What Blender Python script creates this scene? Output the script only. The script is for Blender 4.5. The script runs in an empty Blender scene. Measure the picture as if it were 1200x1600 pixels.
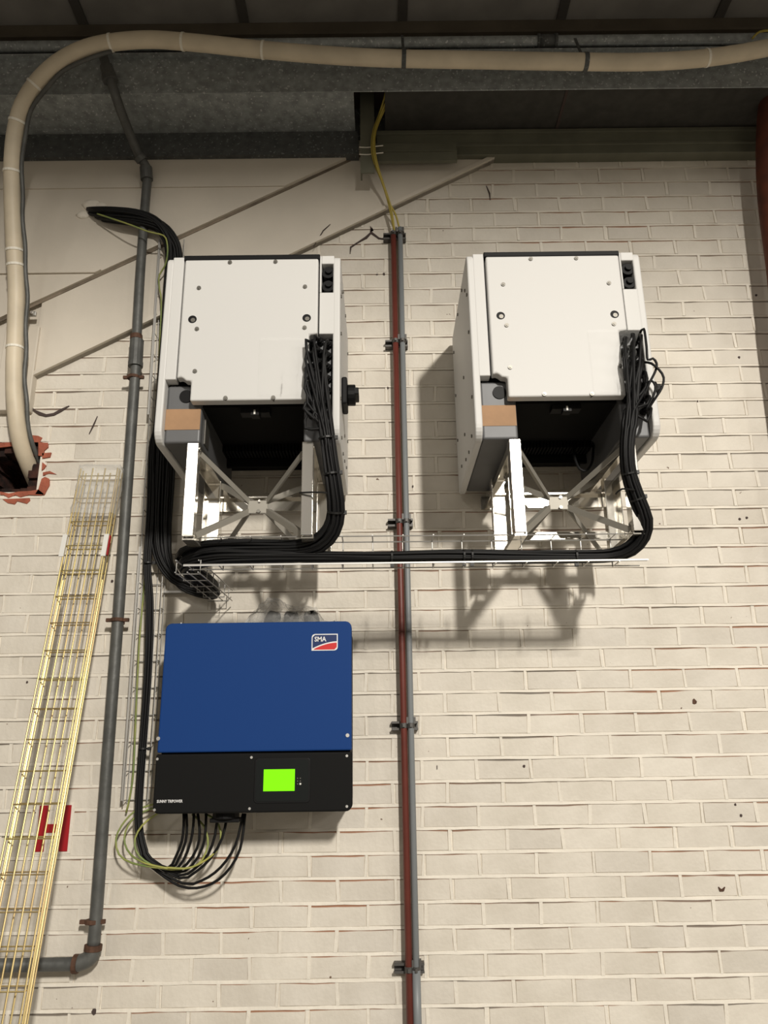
import bpy, bmesh, math, random
from mathutils import Vector, Matrix
random.seed(7)
SC = bpy.context.scene
COL = SC.collection

# ------------------------------------------------------------------ camera
D = 3.02                       # camera to wall, metres; wall face is y = 0, room is y < 0, camera height is z = 0
F = 1205.0
PITCH, ROLL, YAW = 0.298422, -0.0138328, 0.0036041
cp, sp = math.cos(PITCH), math.sin(PITCH)
cyw, syw = math.cos(YAW), math.sin(YAW)
FW = Vector((syw*cp, cyw*cp, sp))
R0 = Vector((cyw, -syw, 0)); U0 = R0.cross(FW)
RT = math.cos(ROLL)*R0 + math.sin(ROLL)*U0
UP = -math.sin(ROLL)*R0 + math.cos(ROLL)*U0
cam_d = bpy.data.cameras.new('camera'); cam = bpy.data.objects.new('camera', cam_d); COL.objects.link(cam)
cam.matrix_world = Matrix(((RT.x, UP.x, -FW.x, 0), (RT.y, UP.y, -FW.y, -D), (RT.z, UP.z, -FW.z, 0), (0, 0, 0, 1)))
cam_d.sensor_fit = 'VERTICAL'; cam_d.sensor_height = 36; cam_d.lens = 36*F/1600
cam_d.clip_start = 0.05
SC.camera = cam

# ------------------------------------------------------------------ world, lamps, exposure
world = bpy.data.worlds.new('hall'); SC.world = world; world.use_nodes = True
bg = world.node_tree.nodes['Background']; bg.inputs[0].default_value = (1.0, 0.88, 0.70, 1); bg.inputs[1].default_value = 0.10
def lamp(name, loc, target, size, sizey, power, col=(1, 0.943, 0.85)):
    l = bpy.data.lights.new(name, 'AREA'); l.shape = 'RECTANGLE'; l.size = size; l.size_y = sizey
    l.energy = power; l.color = col
    o = bpy.data.objects.new(name, l); COL.objects.link(o); o.location = loc
    o.rotation_euler = (Vector(target)-Vector(loc)).to_track_quat('-Z', 'Y').to_euler()
    return o
lamp('hall_lamp', (2.6, -10, 4.2), (2.2, -4.5, -1.7), 0.35, 0.9, 1100)     # high bay lamps of the hall
for x, pw in ((-7.5, 80), (-3.0, 75), (7.5, 140), (12.5, 150)):
    lamp('hall_lamp', (x, -10, 4.2), (x*0.8, -4.5, -1.7), 1.0, 1.3, pw)
SC.view_settings.view_transform = 'Standard'; SC.view_settings.look = 'None'
SC.view_settings.exposure = 0.0; SC.view_settings.gamma = 1.0; SC.view_settings.use_curve_mapping = False

# ------------------------------------------------------------------ helpers
def P(px, py, d):
    """point of the place seen at photo pixel (px, py), d metres in front of the wall"""
    v = FW + RT*((px-600)/F) + UP*((800-py)/F)
    v = v*((D-d)/v.y)
    return Vector((v.x, -d, v.z))

class MB:
    def __init__(s): s.v = []; s.f = []; s.uv = []
    def add(s, vs, fs, uv=None):
        b = len(s.v); s.v += [tuple(x) for x in vs]; s.f += [tuple(b+i for i in q) for q in fs]
        s.uv += list(uv) if uv else [(0.5, 0.5)]*len(vs)
        return s
    def box(s, x0, x1, y0, y1, z0, z1):
        vs = [(x, y, z) for z in (z0, z1) for y in (y0, y1) for x in (x0, x1)]
        return s.add(vs, [(0, 2, 3, 1), (4, 5, 7, 6), (0, 1, 5, 4), (2, 6, 7, 3), (0, 4, 6, 2), (1, 3, 7, 5)])
    def prism(s, pts, axis, a, b):
        """polygon pts (two coords) extruded along axis from a to b. axis x: pts=(y,z); y: pts=(x,z); z: pts=(x,y)"""
        def mk(p, t):
            return {'x': (t, p[0], p[1]), 'y': (p[0], t, p[1]), 'z': (p[0], p[1], t)}[axis]
        n = len(pts); vs = [mk(p, a) for p in pts]+[mk(p, b) for p in pts]
        return s.add(vs, [tuple(range(n))[::-1], tuple(range(n, 2*n))]+[(i, (i+1) % n, n+(i+1) % n, n+i) for i in range(n)])
    def tube(s, pts, r, n=6, cap=True):
        pts = [Vector(p) for p in pts]; m = len(pts)
        rr = r if isinstance(r, (list, tuple)) else [r]*m
        t0 = (pts[1]-pts[0]).normalized()
        ref = Vector((0, 0, 1)) if abs(t0.z) < 0.9 else Vector((1, 0, 0))
        nx = t0.cross(ref).normalized(); vs = []
        for i, p in enumerate(pts):
            t = (pts[min(i+1, m-1)]-pts[max(i-1, 0)])
            t = t.normalized() if t.length > 1e-9 else t0
            nx = (nx-t*nx.dot(t)); nx = nx.normalized() if nx.length > 1e-6 else t.orthogonal().normalized()
            ny = t.cross(nx)
            for k in range(n):
                a = 2*math.pi*k/n; vs.append(p+(nx*math.cos(a)+ny*math.sin(a))*rr[i])
        fs = [(i*n+k, i*n+(k+1) % n, (i+1)*n+(k+1) % n, (i+1)*n+k) for i in range(m-1) for k in range(n)]
        if cap: fs += [tuple(range(n))[::-1], tuple(range((m-1)*n, m*n))]
        return s.add(vs, fs)
    def cyl(s, p0, p1, r, n=16): return s.tube([p0, p1], r, n)
    def obb(s, p0, p1, side, w, t):
        """flat bar from p0 to p1, w wide along side, t thick"""
        p0, p1 = Vector(p0), Vector(p1); ax = (p1-p0).normalized()
        sd = Vector(side); sd = (sd-ax*sd.dot(ax)).normalized(); th = ax.cross(sd)
        vs = [q+sd*(a*w/2)+th*(b*t/2) for q in (p0, p1) for a in (-1, 1) for b in (-1, 1)]
        return s.add(vs, [(0, 1, 3, 2), (4, 6, 7, 5), (0, 4, 5, 1), (2, 3, 7, 6), (0, 2, 6, 4), (1, 5, 7, 3)])

def smooth_path(pts, step=0.02):
    pts = [Vector(p) for p in pts]; out = []
    for i in range(len(pts)-1):
        p0, p1, p2, p3 = pts[max(i-1, 0)], pts[i], pts[i+1], pts[min(i+2, len(pts)-1)]
        n = max(2, int((p2-p1).length/step))
        for k in range(n):
            t = k/n
            out.append(0.5*((2*p1)+(p2-p0)*t+(2*p0-5*p1+4*p2-p3)*t*t+(3*p1-p0-3*p2+p3)*t**3))
    out.append(pts[-1]); return out

def obj(name, mb, mat, parent=None, smooth=False, bevel=0, seg=2, origin=None):
    me = bpy.data.meshes.new(name)
    if parent is not None: off = parent['_o'] if '_o' in parent else (0, 0, 0)
    else:
        if origin is None:
            xs = [v[0] for v in mb.v]; ys = [v[1] for v in mb.v]; zs = [v[2] for v in mb.v]
            origin = ((min(xs)+max(xs))/2, (min(ys)+max(ys))/2, min(zs))
        off = origin
    off = tuple(off)
    me.from_pydata([(v[0]-off[0], v[1]-off[1], v[2]-off[2]) for v in mb.v], [], mb.f)
    uvl = me.uv_layers.new(name='uv')
    for lp in me.loops: uvl.data[lp.index].uv = mb.uv[lp.vertex_index]
    if smooth: me.shade_smooth()
    me.materials.append(mat)
    if bevel:
        bm = bmesh.new(); bm.from_mesh(me)
        bmesh.ops.recalc_face_normals(bm, faces=bm.faces)
        es = [e for e in bm.edges if len(e.link_faces) == 2 and e.calc_face_angle() > 0.6]
        bmesh.ops.bevel(bm, geom=es, offset=bevel, segments=seg, affect='EDGES', profile=0.5, clamp_overlap=True)
        bm.to_mesh(me); bm.free()
    else:
        bm = bmesh.new(); bm.from_mesh(me); bmesh.ops.recalc_face_normals(bm, faces=bm.faces); bm.to_mesh(me); bm.free()
    o = bpy.data.objects.new(name, me); COL.objects.link(o)
    if parent is not None: o.parent = parent
    else: o.location = off
    o['_o'] = off
    return o

def tag(o, label=None, cat=None, group=None, kind=None):
    if label: o['label'] = label
    if cat: o['category'] = cat
    if group: o['group'] = group
    if kind: o['kind'] = kind
    return o
def thing(name, loc, label, cat, group=None):
    o = bpy.data.objects.new(name, None); COL.objects.link(o); o.location = loc; o['_o'] = tuple(loc)
    o.empty_display_size = 0.1
    return tag(o, label, cat, group)
def share(name, me, parent, world_off=(0, 0, 0)):
    """another object on the mesh me, standing world_off away from where me was modelled"""
    o = bpy.data.objects.new(name, me); COL.objects.link(o); o.parent = parent; o.location = world_off; return o
def dup(root, loc, label):
    r = root.copy(); COL.objects.link(r); r.location = loc; r['label'] = label; r['_o'] = tuple(loc)
    for ch in list(root.children):
        c = ch.copy(); COL.objects.link(c); c.parent = r
        for g in ch.children:
            q = g.copy(); COL.objects.link(q); q.parent = c
    return r
def rrect(x0, x1, z0, z1, r, n=4, corners=(1, 1, 1, 1)):
    """rounded rectangle outline; corners: bottom-left, bottom-right, top-right, top-left"""
    out = []
    for (cx, cz, a0, on) in ((x0, z0, 180, corners[0]), (x1, z0, 270, corners[1]), (x1, z1, 0, corners[2]), (x0, z1, 90, corners[3])):
        if not on: out.append((cx, cz)); continue
        ox = cx+r if cx == x0 else cx-r; oz = cz+r if cz == z0 else cz-r
        for k in range(n+1):
            a = math.radians(a0+90*k/n); out.append((ox+r*math.cos(a), oz+r*math.sin(a)))
    return out
def text_mb(txt, size, loc, xscale=1.0, depth=0.0006, bold=0.0):
    cu = bpy.data.curves.new('t', 'FONT'); cu.body = txt; cu.size = size; cu.extrude = depth; cu.offset = bold; cu.resolution_u = 2
    o = bpy.data.objects.new('t', cu); COL.objects.link(o)
    dg = bpy.context.evaluated_depsgraph_get(); me = bpy.data.meshes.new_from_object(o.evaluated_get(dg))
    mb = MB(); mb.add([(loc[0]+v.co.x*xscale, loc[1]-v.co.z, loc[2]+v.co.y) for v in me.vertices], [tuple(p.vertices) for p in me.polygons])
    bpy.data.objects.remove(o); bpy.data.curves.remove(cu); bpy.data.meshes.remove(me)
    return mb

# ------------------------------------------------------------------ materials
def mat(name, col, rough=0.6, metal=0.0, bump=0.0, bscale=60.0, var=0.0, vscale=8.0, col2=None, emit=None, spec=None, coat=0.0):
    m = bpy.data.materials.new(name); m.use_nodes = True; nt = m.node_tree; b = nt.nodes['Principled BSDF']
    b.inputs['Base Color'].default_value = (*col, 1); b.inputs['Roughness'].default_value = rough; b.inputs['Metallic'].default_value = metal
    if spec is not None: b.inputs['Specular IOR Level'].default_value = spec
    if coat: b.inputs['Coat Weight'].default_value = coat
    tc = nt.nodes.new('ShaderNodeTexCoord')
    if var:
        n = nt.nodes.new('ShaderNodeTexNoise'); n.inputs['Scale'].default_value = vscale; n.inputs['Detail'].default_value = 5
        nt.links.new(tc.outputs['Object'], n.inputs['Vector'])
        r = nt.nodes.new('ShaderNodeValToRGB'); r.color_ramp.elements[0].position = 0.35; r.color_ramp.elements[1].position = 0.68
        c2 = col2 or tuple(c*(1-var) for c in col)
        r.color_ramp.elements[0].color = (*c2, 1); r.color_ramp.elements[1].color = (*col, 1)
        nt.links.new(n.outputs['Fac'], r.inputs['Fac']); nt.links.new(r.outputs['Color'], b.inputs['Base Color'])
    if bump:
        n2 = nt.nodes.new('ShaderNodeTexNoise'); n2.inputs['Scale'].default_value = bscale; n2.inputs['Detail'].default_value = 4
        nt.links.new(tc.outputs['Object'], n2.inputs['Vector'])
        bp = nt.nodes.new('ShaderNodeBump'); bp.inputs['Strength'].default_value = bump; bp.inputs['Distance'].default_value = 0.01
        nt.links.new(n2.outputs['Fac'], bp.inputs['Height']); nt.links.new(bp.outputs['Normal'], b.inputs['Normal'])
    if emit:
        b.inputs['Emission Color'].default_value = (*emit[0], 1); b.inputs['Emission Strength'].default_value = emit[1]
    return m

def brick_mat(name, island):
    m = mat(name, (0.72, 0.67, 0.58), 0.62, bump=0.25, bscale=45); nt = m.node_tree; b = nt.nodes['Principled BSDF']; L = nt.links
    geo = nt.nodes.new('ShaderNodeNewGeometry'); oi = nt.nodes.new('ShaderNodeObjectInfo')
    rnd = geo.outputs['Random Per Island'] if island else oi.outputs['Random']
    ramp = nt.nodes.new('ShaderNodeValToRGB'); cr = ramp.color_ramp
    cr.elements[0].position = 0.0; cr.elements[0].color = (0.675, 0.63, 0.56, 1)
    cr.elements[1].position = 1.0; cr.elements[1].color = (0.745, 0.695, 0.61, 1)
    e = cr.elements.new(0.25); e.color = (0.715, 0.665, 0.585, 1)
    L.new(rnd, ramp.inputs['Fac'])
    # soiling clouds on the paint
    n = nt.nodes.new('ShaderNodeTexNoise'); n.inputs['Scale'].default_value = 5.0; n.inputs['Detail'].default_value = 6
    L.new(geo.outputs['Position'], n.inputs['Vector'])
    r2 = nt.nodes.new('ShaderNodeValToRGB'); r2.color_ramp.elements[0].position = 0.3; r2.color_ramp.elements[0].color = (0.86, 0.85, 0.83, 1)
    r2.color_ramp.elements[1].position = 0.65; r2.color_ramp.elements[1].color = (1, 1, 1, 1); L.new(n.outputs['Fac'], r2.inputs['Fac'])
    mx = nt.nodes.new('ShaderNodeMix'); mx.data_type = 'RGBA'; mx.blend_type = 'MULTIPLY'; mx.inputs[0].default_value = 1
    L.new(ramp.outputs['Color'], mx.inputs[6]); L.new(r2.outputs['Color'], mx.inputs[7])
    # unpainted red-brown gap along the top arris of some bricks
    uv = nt.nodes.new('ShaderNodeUVMap'); uv.uv_map = 'uv'; sx = nt.nodes.new('ShaderNodeSeparateXYZ'); L.new(uv.outputs['UV'], sx.inputs[0])
    n3 = nt.nodes.new('ShaderNodeTexNoise'); n3.inputs['Scale'].default_value = 3.2; n3.inputs['Detail'].default_value = 3
    L.new(geo.outputs['Position'], n3.inputs['Vector'])
    md = nt.nodes.new('ShaderNodeMath'); md.operation = 'MULTIPLY_ADD'; md.inputs[1].default_value = 0.34; L.new(n3.outputs['Fac'], md.inputs[0]); L.new(sx.outputs['Y'], md.inputs[2])
    gt = nt.nodes.new('ShaderNodeMapRange'); gt.inputs[1].default_value = 1.11; gt.inputs[2].default_value = 1.15; L.new(md.outputs[0], gt.inputs[0])
    n4 = nt.nodes.new('ShaderNodeTexNoise'); n4.inputs['Scale'].default_value = 1.1; L.new(geo.outputs['Position'], n4.inputs['Vector'])
    r4 = nt.nodes.new('ShaderNodeValToRGB'); r4.color_ramp.elements[0].position = 0.45; r4.color_ramp.elements[0].color = (0.20, 0.17, 0.14, 1)
    r4.color_ramp.elements[1].position = 0.6; r4.color_ramp.elements[1].color = (0.34, 0.16, 0.09, 1); L.new(n4.outputs['Fac'], r4.inputs['Fac'])
    mx2 = nt.nodes.new('ShaderNodeMix'); mx2.data_type = 'RGBA'; L.new(gt.outputs[0], mx2.inputs[0]); L.new(mx.outputs[2], mx2.inputs[6]); L.new(r4.outputs['Color'], mx2.inputs[7])
    # small chips in the paint
    vo = nt.nodes.new('ShaderNodeTexNoise'); vo.inputs['Scale'].default_value = 34; vo.inputs['Detail'].default_value = 2; L.new(geo.outputs['Position'], vo.inputs['Vector'])
    g5 = nt.nodes.new('ShaderNodeMapRange'); g5.inputs[1].default_value = 0.765; g5.inputs[2].default_value = 0.785; L.new(vo.outputs['Fac'], g5.inputs[0])
    mx3 = nt.nodes.new('ShaderNodeMix'); mx3.data_type = 'RGBA'; L.new(g5.outputs[0], mx3.inputs[0]); L.new(mx2.outputs[2], mx3.inputs[6]); mx3.inputs[7].default_value = (0.16, 0.10, 0.07, 1)
    L.new(mx3.outputs[2], b.inputs['Base Color'])
    return m

M = {}
def flecks(m, col):
    """bright zinc spangles scattered over a sheet"""
    nt = m.node_tree; L = nt.links; b = nt.nodes['Principled BSDF']; src = b.inputs['Base Color'].links[0].from_socket
    tc = nt.nodes.new('ShaderNodeTexCoord'); n = nt.nodes.new('ShaderNodeTexNoise'); n.inputs['Scale'].default_value = 85; n.inputs['Detail'].default_value = 1
    L.new(tc.outputs['Object'], n.inputs['Vector']); g = nt.nodes.new('ShaderNodeMapRange'); g.inputs[1].default_value = 0.64; g.inputs[2].default_value = 0.72; g.inputs[4].default_value = 0.7
    L.new(n.outputs['Fac'], g.inputs[0]); mx = nt.nodes.new('ShaderNodeMix'); mx.data_type = 'RGBA'; L.new(g.outputs[0], mx.inputs[0]); L.new(src, mx.inputs[6]); mx.inputs[7].default_value = (*col, 1)
    L.new(mx.outputs[2], b.inputs['Base Color'])
M['brick'] = brick_mat('painted_brick', False)
M['brick_far'] = brick_mat('painted_brick_joined', True)
M['mortar'] = mat('painted_mortar', (0.81, 0.755, 0.66), 0.65, bump=0.3, bscale=50, var=0.10, vscale=6)
M['render'] = mat('painted_render', (0.70, 0.64, 0.55), 0.6, bump=0.12, bscale=25, var=0.10, vscale=3)
M['hole'] = mat('broken_brick', (0.10, 0.035, 0.022), 0.95, bump=0.8, bscale=25, var=0.9, vscale=14)
M['red_brick'] = mat('bare_red_brick', (0.42, 0.12, 0.07), 0.9, bump=0.5, bscale=60, var=0.3, vscale=20)
M['crack'] = mat('crack_dark', (0.07, 0.05, 0.045), 0.95)
M['edge_shade'] = mat('edge_shade', (0.27, 0.22, 0.165), 0.9, var=0.5, vscale=9)  # brown tone for the shade below the rendered panel edge
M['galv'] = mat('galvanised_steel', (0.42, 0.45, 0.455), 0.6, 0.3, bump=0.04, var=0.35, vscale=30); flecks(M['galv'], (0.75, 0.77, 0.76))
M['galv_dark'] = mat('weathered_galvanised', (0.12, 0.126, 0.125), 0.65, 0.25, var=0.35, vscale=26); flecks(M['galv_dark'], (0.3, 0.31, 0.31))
M['galv_shade'] = mat('galvanised_shade_tone', (0.055, 0.052, 0.045), 0.7, var=0.3, vscale=20)  # same gutter underside further right, its weaker light put into the colour
M['olive'] = mat('olive_grey_paint', (0.17, 0.17, 0.125), 0.5, 0.0, var=0.2, vscale=9)
M['purlin'] = mat('brown_steel', (0.115, 0.095, 0.068), 0.75, var=0.3, vscale=6)
M['ceil'] = mat('grey_deck', (0.36, 0.345, 0.325), 0.7, bump=0.1, bscale=20, var=0.25, vscale=5)
M['seam'] = mat('deck_batten', (0.09, 0.083, 0.075), 0.8)
M['floor'] = mat('concrete_floor', (0.24, 0.22, 0.19), 0.7, var=0.2, vscale=2)
M['oldpipe'] = mat('old_grey_pipe', (0.125, 0.128, 0.122), 0.5, 0.2, bump=0.15, bscale=40, var=0.3, vscale=18)
M['rust'] = mat('rusty_clamp', (0.13, 0.065, 0.04), 0.8, 0.2, var=0.4, vscale=40)
M['hose'] = mat('beige_conduit', (0.76, 0.66, 0.50), 0.5, var=0.18, vscale=7, bump=0.1, bscale=14)
M['tie'] = mat('pale_tie', (0.88, 0.84, 0.74), 0.5)
M['cable'] = mat('black_cable', (0.009, 0.009, 0.0095), 0.5, spec=0.22)
M['blacktie'] = mat('black_tie', (0.008, 0.008, 0.008), 0.5)
M['white'] = mat('white_powder_coat', (0.655, 0.65, 0.635), 0.5, bump=0.02, bscale=300)
M['screw'] = mat('screw_steel', (0.20, 0.19, 0.17), 0.4, 0.8)
M['black'] = mat('black_plastic', (0.0055, 0.0055, 0.006), 0.5, spec=0.2)
M['blackmetal'] = mat('black_heatsink', (0.006, 0.0058, 0.0055), 0.7, spec=0.1)
M['cast'] = mat('grey_cast_aluminium', (0.135, 0.137, 0.142), 0.5, 0.3, var=0.12, vscale=10)
M['brown'] = mat('brown_paper', (0.40, 0.235, 0.125), 0.7, var=0.12, vscale=25)
M['alu'] = mat('bright_aluminium', (0.80, 0.77, 0.72), 0.12, 0.8)
M['alu3'] = mat('dull_aluminium', (0.33, 0.31, 0.27), 0.5, 0.3)
M['alu2'] = mat('mill_aluminium', (0.62, 0.59, 0.53), 0.10, 0.75, bump=0.12, bscale=5)
M['zinc'] = mat('zinc_wire', (0.50, 0.49, 0.47), 0.5, 0.8)
M['gold'] = mat('yellow_zinc_wire', (0.68, 0.57, 0.25), 0.38, 0.85, var=0.2, vscale=4, col2=(0.60, 0.45, 0.23))
M['film'] = None
M['redpipe'] = mat('red_brown_conduit', (0.15, 0.035, 0.025), 0.45, var=0.15, vscale=15)
M['greypipe'] = mat('grey_pvc_conduit', (0.21, 0.225, 0.235), 0.45)
M['strut'] = mat('dark_strut', (0.10, 0.095, 0.09), 0.5, 0.5)
M['yellow'] = mat('yellow_cable', (0.42, 0.33, 0.06), 0.5)
M['earth'] = mat('green_yellow_cable', (0.42, 0.40, 0.10), 0.5, var=0.5, vscale=9, col2=(0.16, 0.24, 0.08))
M['blue'] = mat('blue_powder_coat', (0.0105, 0.048, 0.195), 0.55, spec=0.1, bump=0.02, bscale=350)
M['panel'] = mat('black_textured_panel', (0.0085, 0.0085, 0.0085), 0.6, spec=0.1, bump=0.03, bscale=300)
M['bezel'] = mat('dark_display_glass', (0.009, 0.011, 0.011), 0.3, spec=0.3)
M['screen'] = mat('green_display', (0.1, 0.4, 0.0), 0.3, emit=((0.19, 0.95, 0.0), 0.95))
M['badge_white'] = mat('badge_white', (0.80, 0.80, 0.80), 0.35)
M['badge_blue'] = mat('badge_blue', (0.012, 0.03, 0.12), 0.3)
M['badge_red'] = mat('badge_red', (0.62, 0.03, 0.03), 0.3)
M['letters'] = mat('white_print', (0.75, 0.75, 0.75), 0.5)
M['hred'] = mat('sign_red', (0.36, 0.006, 0.012), 0.45)
M['pillar'] = mat('rust_red_paint', (0.13, 0.030, 0.012), 0.75, var=0.45, vscale=14)
M['labelw'] = mat('white_sticker', (0.75, 0.74, 0.70), 0.5)
def film_mat(lo, hi, rough):
    m = bpy.data.materials.new('clear_film'); m.use_nodes = True; nt = m.node_tree; L = nt.links
    b = nt.nodes['Principled BSDF']; b.inputs['Base Color'].default_value = (0.9, 0.9, 0.88, 1); b.inputs['Roughness'].default_value = rough
    tr = nt.nodes.new('ShaderNodeBsdfTransparent'); mx = nt.nodes.new('ShaderNodeMixShader'); out = nt.nodes['Material Output']
    lw = nt.nodes.new('ShaderNodeLayerWeight'); lw.inputs['Blend'].default_value = 0.25
    mr = nt.nodes.new('ShaderNodeMapRange'); mr.inputs[3].default_value = lo; mr.inputs[4].default_value = hi; L.new(lw.outputs['Facing'], mr.inputs[0])
    L.new(mr.outputs[0], mx.inputs[0]); L.new(tr.outputs[0], mx.inputs[1]); L.new(b.outputs[0], mx.inputs[2]); L.new(mx.outputs[0], out.inputs[0])
    return m
M['film'] = film_mat(0.15, 0.65, 0.12); M['foil'] = film_mat(0.06, 0.22, 0.38)

# ------------------------------------------------------------------ the wall
HX0, HX1, HZ0, HZ1 = -1.70, -1.425, 1.035, 1.262       # broken hole for the conduit
WX0, WX1, WZ0, WZ1 = -2.6, 2.6, -1.7, 3.6
mb = MB()
mb.box(WX0, HX0, 0, 0.3, WZ0, WZ1); mb.box(HX1, WX1, 0, 0.3, WZ0, WZ1)
mb.box(HX0, HX1, 0, 0.3, WZ0, HZ0); mb.box(HX0, HX1, 0, 0.3, HZ1, WZ1)
wall = obj('wall_back', mb, M['mortar'], origin=(0, 0, 0)); tag(wall, kind='structure')
CO, PI_ = 0.0805, 0.2039
def rake_low(x): return 1.543+(x+1.49)*0.544          # lower edge of the raking beam
def skip_brick(x0, x1, z0, z1):
    if z0 > 2.70: return True
    if x1 < 0.60 and x0 > -1.49 and z0 > rake_low(x1)+0.02: return True
    if x1 < -1.47 and z0 > 1.40: return True
    if x0 < HX1-0.01 and x1 > HX0+0.01 and z1 > HZ0+0.012 and z0 < HZ1-0.012: return True
    return False
def pix(v):
    q = Vector(v)-Vector((0, -D, 0)); zz = q.dot(FW); return 600+F*q.dot(RT)/zz, 800-F*q.dot(UP)/zz
bricks = []
for i in range(-2, 54):
    zt = 2.615-CO*i
    off = 0.030 if i % 2 == 0 else 0.135
    for j in range(-14, 14):
        x0 = off+PI_*j+0.006+random.uniform(-.004, .004); x1 = off+PI_*(j+1)-0.006+random.uniform(-.004, .004)
        z0, z1 = zt-CO+0.0105+random.uniform(-.0012, .0012), zt+random.uniform(-.0012, .0012)
        if x0 < WX0 or x1 > WX1 or z0 < WZ0: continue
        if skip_brick(x0, x1, z0, z1): continue
        px, py = pix(((x0+x1)/2, 0, (z0+z1)/2))
        vis = -30 < px < 1230 and -10 < py < 1615
        blk = (262 < px < 545 and 985 < py < 1260)            # behind the blue inverter
        bricks.append(((vis and not blk)*(3+py/1600), x0, x1, z0, z1))
bricks.sort(reverse=True)
def brick_vs(w, h, k):
    rnd = random.Random(k); j = lambda a: rnd.uniform(-a, a); b = 0.0022
    vs = []
    for y, ins in ((0.002, 0), (-0.0015, 0), (-0.0036, b)):
        for (sx, sz) in ((-1, -1), (1, -1), (1, 1), (-1, 1)):
            vs.append((sx*(w/2-ins)+j(.0010), y+(j(.0007) if ins else 0), sz*(h/2-ins)+j(.0007)))
    fs = [(8, 9, 10, 11)]+[(a+k2, a+(k2+1) % 4, a+4+(k2+1) % 4, a+4+k2) for a in (0, 4) for k2 in range(4)]
    uv = [((v[0]/w+.5), (v[2]/h+.5)) for v in vs]
    return vs, fs, uv
variants = []
for k in range(8):
    vs, fs, uv = brick_vs(0.192, 0.070, k); m_ = MB(); m_.add(vs, fs, uv)
    o = obj('brick', m_, M['brick'], wall); variants.append(o.data); bpy.data.objects.remove(o)
for n_, (s_, x0, x1, z0, z1) in enumerate(bricks[:300]):
    o = share('brick', variants[random.randrange(8)], wall, ((x0+x1)/2, 0, (z0+z1)/2)); o.scale = ((x1-x0)/0.192, 1, (z1-z0)/0.070)
far = MB()
for n_, (s_, x0, x1, z0, z1) in enumerate(bricks[300:]):
    vs, fs, uv = brick_vs(x1-x0, z1-z0, 100+n_)
    far.add([(v[0]+(x0+x1)/2, v[1], v[2]+(z0+z1)/2) for v in vs], fs, uv)
tag(obj('brick', far, M['brick_far'], wall), kind='stuff')
# mortar: bed joints struck proud of the bricks with a sharp lower arris, and the perpends
mo = MB(); rr = random.Random(3)
for i in range(-2, 54):
    zt = 2.615-CO*i
    if zt > 2.69 or zt < WZ0+.02: continue
    xa = WX0; nseg = 104; vs = []; okx = []
    for k in range(nseg+1):
        x = xa+(WX1-WX0)*k/nseg
        zb = zt-0.0002+rr.uniform(-.0012, .0012); zh = zt+0.0108+rr.uniform(-.001, .001)
        yp = -0.0050-abs(rr.gauss(0, 0.0011))
        vs += [(x, 0.001, zb), (x, yp, zb+0.0006), (x, yp+0.0012, (zb+zh)/2), (x, -0.0030, zh), (x, 0.001, zh)]
        okx.append(not (skip_brick(x-.03, x+.03, zt-.01, zt+.02)))
    fs = []
    for k in range(nseg):
        if okx[k] and okx[k+1]:
            fs += [(k*5+c, (k+1)*5+c, (k+1)*5+c+1, k*5+c+1) for c in range(4)]
    mo.add(vs, fs)
for (s_, x0, x1, z0, z1) in bricks:
    xc = x1+0.006; w0, w1 = 0.0065+rr.uniform(-.001, .0015), 0.0050+rr.uniform(-.001, .0015); y = -0.0042-rr.uniform(0, .0012); t = rr.uniform(-.0025, .0025)
    mo.add([(xc-w0+t, 0.001, z0), (xc+w0+t, 0.001, z0), (xc+w0-t, 0.001, z1), (xc-w0-t, 0.001, z1),
            (xc-w1+t, y, z0), (xc+w1+t, y, z0), (xc+w1-t, y, z1), (xc-w1-t, y, z1)],
           [(4, 5, 6, 7), (0, 4, 7, 3), (1, 2, 6, 5)])
tag(obj('mortar_joint', mo, M['mortar'], wall), kind='stuff')
# rendered gable field above the raking beam
mb = MB()
mb.prism([(-2.6, 1.40), (-1.64, 1.40), (-1.64, 1.80), (-1.5, 1.80), (-1.5, 1.88), (0.2, 2.70), (0.2, 2.72), (-2.6, 2.72)], 'y', 0.01, -0.010)
obj('rendered_panel', mb, M['render'], wall)
mb = MB(); mb.prism([(-2.6, 1.825+(-2.6+1.665)*0.5457), (-0.03, 1.825+(-0.03+1.665)*0.5457), (-0.03, 2.73), (-2.6, 2.73)], 'y', 0.0, -0.046)
obj('rendered_panel', mb, M['render'], wall)
mb = MB(); mb.prism([(-2.6, 2.045), (-1.262, 2.045), (-1.236, 2.059), (-2.6, 2.060)], 'y', 0, -0.056); obj('render_ledge', mb, M['render'], wall)
mb = MB(); mb.prism([(-2.6, 2.50), (-0.43, 2.50), (-0.03, 2.718), (-0.03, 2.73), (-2.6, 2.73)], 'y', 0, -0.051); obj('render_band', mb, M['render'], wall)
a_ = Vector((-2.6, -.0315, 1.825+(-2.6+1.665)*.5457-.006)); b_ = Vector((-.03, -.0315, 1.825+(-.03+1.665)*.5457-.006)); mb = MB(); mb.obb(a_, b_, (0, 0, 1), .013, .004); obj('shade_strip', mb, M['edge_shade'], wall)  # shade under the overhanging render edge, put in as a brown strip
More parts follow.
